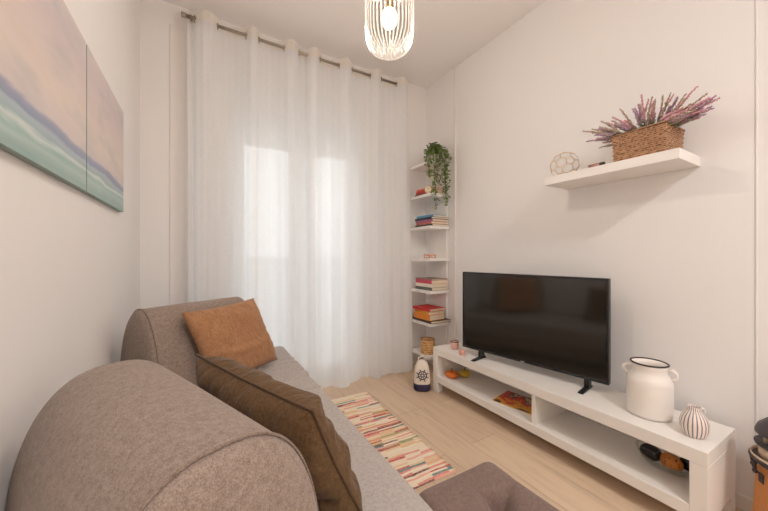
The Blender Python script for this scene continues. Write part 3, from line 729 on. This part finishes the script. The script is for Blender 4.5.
# ------------------------------------------------------------------ floating shelf
fs = link('floating_shelf', bx(1.735-XR, 0, -.3, .3, 0, .045), M['shelf_white'], None, smooth=False, bevel=.0015, loc=(XR-.0005, .818, 1.478))
tag(fs, 'white floating shelf on the right wall above the television', 'shelf')
ST = 1.5235
hp = thing('heather_planter', 'rectangular wicker planter of pink flowering heather on the floating shelf', 'planter', (1.853, .672, ST))
bm = bmesh.new(); a, b, h = .104, .104, .130
# woven box: walls with ridged rows
def wbox(bm, hx, hy, h, taper=.94, rows=13):
    n = 14; rings = []
    for k in range(rows*2+1):
        t = k/(rows*2); s = taper+(1-taper)*t; ring = []
        pts = []
        for i in range(n): pts.append((-1+2*i/n, -1))
        for i in range(n): pts.append((1, -1+2*i/n))
        for i in range(n): pts.append((1-2*i/n, 1))
        for i in range(n): pts.append((-1, 1-2*i/n))
        for i, (x, y) in enumerate(pts):
            bmp = .0022*((1 if (i+(k//2)) % 2 else -1) if k % 2 else 0)
            nx = x if abs(x) > .999 else 0; ny = y if abs(y) > .999 else 0
            ring.append(bm.verts.new((x*hx*s+nx*bmp, y*hy*s+ny*bmp, h*t)))
        rings.append(ring)
    m_ = len(rings[0])
    for p, q in zip(rings, rings[1:]):
        for i in range(m_): bm.faces.new((p[i], p[(i+1) % m_], q[(i+1) % m_], q[i]))
    bm.faces.new(rings[0][::-1]); return rings
rg = wbox(bm, a, b, h)
link('basket', bm, M['wicker'], hp, smooth=False)
bm = bmesh.new(); tube(bm, [(-a, -b, h), (a, -b, h), (a, b, h), (-a, b, h)], .0055, 8, closed=True); link('basket_rim', bm, M['wicker'], hp)
link('soil', bx(-a+.004, a-.004, -b+.004, b-.004, h-.02, h-.012), mat('soil', srgb(84, 66, 50), .95, namt=.3, nscale=60), hp, smooth=False)
mstem = mat('heather_stem', srgb(110, 118, 84), .8, namt=.2, nscale=60)
mleaf = mat('heather_leaf', srgb(148, 160, 124), .8, namt=.3, nscale=80)
mflo = [mat('heather_pink', srgb(214, 156, 168), .8, namt=.3, nscale=120), mat('heather_mauve', srgb(184, 148, 172), .8, namt=.3, nscale=120), mat('heather_dusty', srgb(190, 168, 150), .8, namt=.3, nscale=120)]
gb = bmesh.new()
rng = random.Random(21)
for i in range(92):
    by = rng.uniform(-.085, .085); bx_ = rng.uniform(-.075, .06)
    fan = by/.085
    dy = fan*1.15+rng.uniform(-.25, .25); dx = rng.uniform(-.55, .1); dz = rng.uniform(.55, 1.1)*(1-.45*abs(fan))
    d = Vector((dx, dy, dz)).normalized(); ln = rng.uniform(.09, .20)*(1+.12*(1-abs(fan)))*(1+.1*abs(fan))
    p0 = Vector((bx_, by, h-.012)); pts = []
    for k in range(9):
        t = k/8; p = p0+d*ln*t+Vector((0, 0, -.03*t*t))
        p.x = min(p.x, XR-1.853-.02); pts.append(p)
    m = bmesh.new(); tube(m, pts, [.0013]*9, 5)
    for k in range(26):
        t = .42+.58*k/25; p = pts[min(8, int(t*8))].lerp(pts[min(8, int(t*8)+1)], (t*8) % 1)
        for _ in range(2):
            e = Vector((rng.uniform(-1, 1), rng.uniform(-1, 1), rng.uniform(-1, 1))).normalized()*(.0055*(1.15-t*.75))
            q = p+e; q.x = min(q.x, XR-1.853-.006)
            s = rng.uniform(.0036, .0056)*(1.25-.5*t)
            vs4 = [m.verts.new(q+Vector(w)*s) for w in ((1, 0, -.6), (-.5, .87, -.6), (-.5, -.87, -.6), (0, 0, 1.3))]
            for tr in ((0, 1, 3), (1, 2, 3), (2, 0, 3), (0, 2, 1)): m.faces.new([vs4[w] for w in tr]).material_index = 1
    for k in range(26):
        t = rng.uniform(.05, .7); p = pts[0].lerp(pts[-1], t); p.z += .0
        dd = (d+Vector((rng.uniform(-1, 1), rng.uniform(-1, 1), rng.uniform(-.2, .8)))).normalized(); 
        if p.x+dd.x*.02 < XR-1.853-.006: leaf(gb, p, dd, Vector((0, 0, 1)), rng.uniform(.012, .022), .0022)
    link('flower_spike', m, [mstem, mflo[i % 3]], hp, smooth=False)
link('leaves', gb, mleaf, hp, smooth=False)

# geometric wire ornament
wo = bmesh.new(); ic = bmesh.new()
bmesh.ops.create_icosphere(ic, subdivisions=1, radius=.084)
for v in ic.verts: v.co += Vector((0, 0, .0))
ic.transform(Matrix.Rotation(.36, 4, 'X') @ Matrix.Rotation(.2, 4, 'Z')); zm = min(v.co.z for v in ic.verts)
# truncated look: draw hexagon/pentagon rims between edge thirds
ic.verts.ensure_lookup_table()
pts_of = {}
for e in ic.edges:
    a, b = e.verts; pts_of[(a.index, b.index)] = a.co.lerp(b.co, .33)*1.04; pts_of[(b.index, a.index)] = b.co.lerp(a.co, .33)*1.04
    tube(wo, [pts_of[(a.index, b.index)], pts_of[(b.index, a.index)]], .0017, 5)
for f in ic.faces:
    v = [q.index for q in f.verts]
    for i in range(3):
        A, B, D = v[i], v[(i+1) % 3], v[(i+2) % 3]
        tube(wo, [pts_of[(A, B)], pts_of[(A, D)]], .0017, 5)
zmin = min(v.co.z for v in wo.verts); ic.free()
wire = thing('wire_ornament', 'round geometric gold wire ornament at the far end of the floating shelf', 'ornament', (1.855, 1.07, ST-zmin+.0002))
link('wire_cage', wo, M['gold'], wire)
bm = bmesh.new(); lathe(bm, [(0, zmin+.004), (.014, zmin+.004), (.015, zmin+.018), (.013, zmin+.02), (0, zmin+.019)], 20); link('candle_cup', bm, mat('cup_metal', srgb(200, 160, 130), .4, .3), wire)
tb = thing('metal_tin', 'tiny pinkish metal tin lying between the wire ornament and the planter', 'tin', (1.79, .862, ST), R(4))
tb.scale = (1.2, 1.2, 1.2)
bm = bmesh.new(); tube(bm, [(0, .03, .012), (0, -.012, .012)], .0115, 18); link('body', bm, mat('rose_metal', srgb(176, 128, 118), .35, .4), tb)
bm = bmesh.new(); tube(bm, [(0, -.012, .012), (0, -.028, .012)], .0118, 18); link('lid', bm, M['dark_rim'], tb)

# ------------------------------------------------------------------ sofa
sf = thing('sofa', 'grey upholstered daybed sofa along the left wall', 'sofa', (.10, 1.30, 0))
SXa, SXb, SYa, SYb = XL+.02-.10, .53-.10, .25-1.30, 2.36-1.30
def cushion_slab(x0, x1, y0, y1, z0, z1, r, nx, ny, disp=None):
    bm = bmesh.new(); rows = []
    # profile across x, swept along y, with rounded edge r
    prof = []
    def arc(cx, cz, a0, a1, n=6):
        for k in range(n+1):
            a = a0+(a1-a0)*k/n; prof.append((cx+r*math.cos(a), cz+r*math.sin(a)))
    arc(x0+r, z0+r, -PI/2, -PI); arc(x0+r, z1-r, PI, PI/2)
    for k in range(1, nx): prof.append((x0+r+(x1-x0-2*r)*k/nx, z1))
    arc(x1-r, z1-r, PI/2, 0); arc(x1-r, z0+r, 0, -PI/2)
    ys = [y0]+[y0+r*(1-math.cos(PI/2*k/5)) for k in range(1, 6)]+[y0+r+(y1-y0-2*r)*k/ny for k in range(1, ny)]+[y1-r*(1-math.cos(PI/2*k/5)) for k in range(5, 0, -1)]+[y1]
    xc, zc = (x0+x1)/2, (z0+z1)/2
    for y in ys:
        e = min(y-y0, y1-y); sh = 0 if e >= r else r-math.sqrt(max(0, r*r-(r-e)**2))
        ring = []
        for x, z in prof:
            X = xc+(x-xc)*(1-sh/((x1-x0)/2)); Z = zc+(z-zc)*(1-sh/((z1-z0)/2))
            if disp: X, yy, Z = disp(X, y, Z)
            else: yy = y
            ring.append(bm.verts.new((X, yy, Z)))
        rows.append(ring)
    n = len(prof)
    for a, b in zip(rows, rows[1:]):
        for i in range(n): bm.faces.new((a[i], a[(i+1) % n], b[(i+1) % n], b[i]))
    bm.faces.new(rows[0]); bm.faces.new(rows[-1][::-1])
    bmesh.ops.recalc_face_normals(bm, faces=bm.faces)
    return bm
def crease(x, y, z):
    if z > .30:
        X, Y = x+.10, y+1.30
        k = 0
        for cyy, slope, amp, wd in ((1.44, .16, .006, .016), (1.50, .12, .005, .014), (1.66, .25, .004, .014), (1.72, .10, .005, .014), (1.78, .2, .005, .016), (1.86, .1, .004, .014), (1.93, .05, .004, .014), (2.02, .1, .003, .014)):

            u = Y-cyy-slope*(X-.3)-.02*math.sin(X*9)
            k -= amp*math.exp(-(u/wd)**2)*max(0, min(1, (X-.05)/.3)) - .5*amp*math.exp(-((u-.03)/wd)**2)*max(0, min(1, (X-.05)/.3))
        z += 3.2*k+.006*fbm((X*3, Y*3, 0))
    return x, y, z
link('seat', cushion_slab(SXa, SXb, SYa, SYb, .22, .42, .035, 26, 260, crease), M['seat_cloth'], sf)
link('base', bx(SXa+.02, SXb-.02, SYa+.02, SYb-.02, .13, .2195), M['grey_cloth'], sf, smooth=False, bevel=.008)
for x in (SXa+.07, SXb-.07):
    for y in (SYa+.08, SYb-.08):
        bm = bmesh.new(); lathe(bm, [(0, 0), (.016, 0), (.024, .13), (0, .13)], 20); o = link('leg', bm, mat('dark_wood', srgb(58, 42, 34), .5, namt=.15), sf, loc=(x, y, 0))

def bolster(x, y, th, L_, w, h, n, label):
    t = thing('bolster', label, 'bolster', (x, y, .429), th, 'rounded grey bolsters on the sofa')
    bm = bmesh.new(); K = 44; rings = []; rseam = []
    def ring_pts(tx, sc, dz=0):
        out = []
        for k in range(K+1):
            a = PI*k/K; ca, sa = math.cos(a), math.sin(a)
            u = w*math.copysign(abs(ca)**(2/n), ca); z = h*abs(sa)**(2/n)
            cz = h*.42
            out.append((tx, u*sc, max(0, cz+(z-cz)*sc)))
        return out
    secs = []
    for k in range(7):       # domed cap
        a = PI/2*k/6; secs.append((.022*(1-math.sin(a)), .02+.98*math.sin(a)**.5*(1-.035*(1-k/6)) if k else .02))
    secs = [(.004, .25), (.002, .55), (.004, .8), (.010, .92), (.018, .975), (.03, 1.0)]
    mid = [(.03+(L_-.06)*k/14, 1+.006*math.sin(PI*k/14)) for k in range(1, 14)]
    secs = secs+mid+[(L_-a, b) for a, b in secs[::-1]]
    for tx, sc in secs: rings.append([bm.verts.new((px_, py_, pz_+(0 if pz_ == 0 else .0015*fbm((px_*7, py_*7, pz_*7+y))))) for px_, py_, pz_ in ring_pts(tx, sc)])
    for a, b in zip(rings, rings[1:]):
        for i in range(K): bm.faces.new((a[i], b[i], b[i+1], a[i+1]))
        bm.faces.new((a[K], b[K], b[0], a[0]))
    bm.faces.new(rings[0]); bm.faces.new(rings[-1][::-1])
    bmesh.ops.recalc_face_normals(bm, faces=bm.faces)
    link('body', bm, M['grey_cloth'], t)
    for tx in (.026,):
        bm = bmesh.new(); tube(bm, [Vector(q)+Vector((0, 0, .001)) for q in ring_pts(tx, 1.004)], .0022, 6); link('piping', bm, M['piping_grey'], t)
    return t
bolster(.036, .455, 1.951, .605, .176, .382, 2.56, 'large grey rounded bolster closest to the viewer, its flat end towards the photo bottom')
bolster(-.25, 1.728, .567, .547, .159, .403, 2.054, 'grey rounded bolster at the far end of the sofa behind the tan cushion')

def pillow(name, label, cat, corners, puff, m, pipem, seed, wr=.006, back=1.0):
    TL, TR, BR, BL = [Vector(c) for c in corners]
    ctr = (TL+TR+BR+BL)/4; base = Vector((ctr.x, ctr.y, min(BR.z, BL.z)))
    nrm = ((TR-TL).cross(BL-TL)).normalized()
    t = thing(name, label, cat, base)
    N = 40; bm = bmesh.new()
    def P(u, v, side):
        p = TL.lerp(TR, u).lerp(BL.lerp(BR, u), v)
        # slightly concave sides
        cu, cv = 2*u-1, 2*v-1
        pin = .05
        p = p+(ctr-p)*pin*(1-cu*cu)*abs(cv)**3*1.0+(ctr-p)*pin*(1-cv*cv)*abs(cu)**3
        th = puff*((1-cu**4)*(1-cv**4))**.55
        e = (1-cu**6)*(1-cv**6)
        w = wr*e*(1.6*fbm((u*2.5+seed, v*5, side*3))+.6*fbm((u*7, v*5+seed, side*7)))
        for dist, al in ((1-abs(cu), v), (1-abs(cv), u)):
            w += wr*.9*e*math.exp(-dist/.22)*math.sin(al*46+5*fbm((al*4, dist*2, seed+side)))*(.35+abs(fbm((al*5, seed, side))))
        w += wr*1.5*e*math.exp(-((v-.62-.22*(u-.5)-.06*math.sin(u*5))/.05)**2)*math.exp(-((u-.4)/.3)**2)
        # wrinkles pointing to the corners
        w += wr*.8*e*math.sin((u*14+v*22)+seed+3*fbm((u*3, v*3, seed)))*max(0, (abs(cu*cv))**.7)
        th *= 1 if side < 0 else back
        return p+nrm*side*(th+w*(1 if th > .004 else 0))-base
    gr = {}
    for sd in (1, -1):
        for i in range(N+1):
            for j in range(N+1):
                edge = i in (0, N) or j in (0, N)
                if edge and sd == -1: gr[(sd, i, j)] = gr[(1, i, j)]; continue
                gr[(sd, i, j)] = bm.verts.new(P(i/N, j/N, sd if not edge else 0))
        for i in range(N):
            for j in range(N):
                q = [gr[(sd, i, j)], gr[(sd, i+1, j)], gr[(sd, i+1, j+1)], gr[(sd, i, j+1)]]
                bm.faces.new(q if sd == -1 else q[::-1])
    bmesh.ops.recalc_face_normals(bm, faces=bm.faces)
    link('cover', bm, m, t)
    if pipem:
        pts = [P(i/N, 0, 0) for i in range(N)]+[P(1, j/N, 0) for j in range(N)]+[P(1-i/N, 1, 0) for i in range(N)]+[P(0, 1-j/N, 0) for j in range(N)]
        bm = bmesh.new(); tube(bm, pts, .0038, 6, closed=True); link('piping', bm, pipem, t)
    return t
def rumple(m, sc, dist):
    nt = m.node_tree; L = nt.links; p = nt.nodes['Principled BSDF']
    old = p.inputs['Normal'].links[0].from_node
    tc = nt.nodes.new('ShaderNodeTexCoord'); mp = nt.nodes.new('ShaderNodeMapping'); mp.inputs['Rotation'].default_value = (.5, .3, .6); mp.inputs['Scale'].default_value = (1, 2.6, 1)
    n = nt.nodes.new('ShaderNodeTexNoise'); n.inputs['Scale'].default_value = sc; n.inputs['Detail'].default_value = 2; n.inputs['Distortion'].default_value = 1.2
    L.new(tc.outputs['Object'], mp.inputs[0]); L.new(mp.outputs[0], n.inputs['Vector'])
    b = nt.nodes.new('ShaderNodeBump'); b.inputs['Strength'].default_value = .9; b.inputs['Distance'].default_value = dist
    L.new(n.outputs['Fac'], b.inputs['Height']); L.new(b.outputs[0], old.inputs['Normal'])
rumple(M['tan'], 6, .022); rumple(M['brown'], 8, .012)
pillow('cushion', 'tan square scatter cushion leaning on the far bolster', 'cushion',
       [(-.0735, 1.665, .816), (.271, 1.978, .821), (.401, 1.943, .452), (.049, 1.636, .450)], .055, M['tan'], None, 2.0, .009, .3)
pillow('cushion', 'dark brown cushion with piped edges leaning on the bolster closest to the viewer', 'cushion',
       [(-.010, 1.165, .755), (.222, .70, .715), (.338, .665, .445), (.13, 1.19, .445)], .078, M['brown'], M['brown_piping'], 5.0, .016)

# ------------------------------------------------------------------ rug
def rug_mat():
    m, nt, p, L = new_mat('rag_weave')
    tc = nt.nodes.new('ShaderNodeTexCoord')
    mp = nt.nodes.new('ShaderNodeMapping'); mp.inputs['Scale'].default_value = (4.5, 1, 1); L.new(tc.outputs['Object'], mp.inputs[0])
    # colour of a stripe: white noise on the quantised y, broken along x
    sx = nt.nodes.new('ShaderNodeSeparateXYZ'); L.new(tc.outputs['Object'], sx.inputs[0])
    nz = nt.nodes.new('ShaderNodeTexNoise'); nz.inputs['Scale'].default_value = 8; L.new(tc.outputs['Object'], nz.inputs['Vector'])
    ya = nt.nodes.new('ShaderNodeMath'); ya.operation = 'MULTIPLY_ADD'; ya.inputs[1].default_value = .016; L.new(nz.outputs['Fac'], ya.inputs[0]); L.new(sx.outputs['Y'], ya.inputs[2])
    sn = nt.nodes.new('ShaderNodeMath'); sn.operation = 'SNAP'; sn.inputs[1].default_value = .0125; L.new(ya.outputs[0], sn.inputs[0])
    wn = nt.nodes.new('ShaderNodeTexWhiteNoise'); wn.noise_dimensions = '2D'
    # strip pieces along x
    x0 = nt.nodes.new('ShaderNodeMath'); x0.operation = 'MULTIPLY_ADD'; x0.inputs[1].default_value = 37.7; L.new(sn.outputs[0], x0.inputs[0]); L.new(sx.outputs['X'], x0.inputs[2])
    xs = nt.nodes.new('ShaderNodeMath'); xs.operation = 'SNAP'; xs.inputs[1].default_value = .19; L.new(x0.outputs[0], xs.inputs[0])
    cb = nt.nodes.new('ShaderNodeCombineXYZ'); L.new(sn.outputs[0], cb.inputs[0]); L.new(xs.outputs[0], cb.inputs[1])
    L.new(cb.outputs[0], wn.inputs['Vector'])
    cr, pk, rd = srgb(240, 222, 196), srgb(226, 130, 120), srgb(196, 56, 60)
    r = ramp(nt, [(0, cr), (.20, srgb(232, 196, 150)), (.30, cr), (.42, pk), (.50, srgb(244, 230, 208)), (.60, rd), (.68, srgb(228, 190, 128)), (.76, cr), (.82, srgb(110, 36, 40)), (.86, srgb(64, 126, 128)), (.895, srgb(60, 50, 58)), (.925, srgb(150, 154, 96)), (.955, srgb(236, 170, 150))], 'CONSTANT')
    L.new(wn.outputs['Value'], r.inputs[0])
    vo = nt.nodes.new('ShaderNodeTexVoronoi'); vo.inputs['Scale'].default_value = 95; L.new(tc.outputs['Object'], vo.inputs['Vector'])
    vr = ramp(nt, [(.18, (0, 0, 0, 1)), (.6, (1, 1, 1, 1))]); L.new(vo.outputs['Distance'], vr.inputs[0])
    mm = nt.nodes.new('ShaderNodeMath'); mm.operation = 'MULTIPLY'; mm.inputs[1].default_value = .25; L.new(vr.outputs[0], mm.inputs[0])
    mx = nt.nodes.new('ShaderNodeMix'); mx.data_type = 'RGBA'; mx.inputs[7].default_value = srgb(244, 228, 208); L.new(mm.outputs[0], mx.inputs[0]); L.new(r.outputs[0], mx.inputs[6]); L.new(mx.outputs[2], p.inputs['Base Color'])
    n2 = nt.nodes.new('ShaderNodeTexNoise'); n2.inputs['Scale'].default_value = 160; L.new(tc.outputs['Object'], n2.inputs['Vector'])
    b = nt.nodes.new('ShaderNodeBump'); b.inputs['Strength'].default_value = .8; b.inputs['Distance'].default_value = .004; L.new(n2.outputs['Fac'], b.inputs['Height']); L.new(b.outputs[0], p.inputs['Normal'])
    p.inputs['Roughness'].default_value = .95
    return m
rg_t = thing('rag_rug', 'long striped rag rug in cream, red and teal on the floor beside the sofa', 'rug', (.845, 1.69, 0), R(-1.5))
bm = bmesh.new(); nx, ny = 20, 170; hw, hl = .265, .515; top = []
rng = random.Random(3)
for j in range(ny+1):
    row = []; wob = .004*math.sin(j*.9)+rng.uniform(-.0035, .0035)
    for i in range(nx+1):
        u = -1+2*i/nx; x = u*(hw+wob); y = -hl+2*hl*j/ny
        row.append(bm.verts.new((x, y+.003*math.sin(u*5+j*.1), .005+.0035*abs(math.sin(j*1.26))+.0015*fbm((x*20, y*20, 0)))))
    top.append(row)
for j in range(ny):
    for i in range(nx): bm.faces.new((top[j][i], top[j][i+1], top[j+1][i+1], top[j+1][i]))
bnd = [e for e in bm.edges if e.is_boundary]
g = bmesh.ops.extrude_edge_only(bm, edges=bnd)
for v in [v for v in g['geom'] if isinstance(v, bmesh.types.BMVert)]: v.co.z = .0008
bmesh.ops.recalc_face_normals(bm, faces=bm.faces)
link('weave', bm, rug_mat(), rg_t)

# ------------------------------------------------------------------ tufted pouf
pf = thing('pouf', 'tufted taupe pouf standing on the floor against the sofa front', 'pouf', (.705, .52, 0))
def tuft(x, y, z):
    if z > .25:
        d = 0
        for tx, ty in ((.055, .105), (.055, -.12), (-.08, -.01)):
            dx, dy = x-tx, y-ty; q = math.hypot(dx, dy)
            d += (.048)*math.exp(-(q/.030)**2)+.018*math.exp(-(q/.09)**2)
            for an in (200, 250, 20, 110):
                ax, ay = math.cos(R(an)), math.sin(R(an)); t = dx*ax+dy*ay; o_ = dx*ay-dy*ax
                if t > 0: d += .022*math.exp(-(o_/.014)**2)*math.exp(-(t/.07)**2)*(1-math.exp(-(t/.01)**2))
        z -= min(d, .07)
    return x, y, z
link('cushion_top', cushion_slab(-.158, .180, -.24, .262, .24, .365, .038, 50, 70, tuft), M['pouf_cloth'], pf)
link('box', bx(-.15, .172, -.232, .254, .02, .2395), M['pouf_cloth'], pf, smooth=False, bevel=.01)
for tx, ty in ((.055, .105), (.055, -.12), (-.08, -.01)):
    bm = bmesh.new(); ball(bm, (tx, ty, .301), .009, .009, .005, 14, 8); link('button', bm, M['pouf_cloth'], pf)
for x in (-.13, .13):
    for y in (-.21, .22):
        bm = bmesh.new(); lathe(bm, [(0, 0), (.012, 0), (.014, .02), (0, .02)], 14, cx=x, cy=y); link('foot', bm, M['black'], pf)
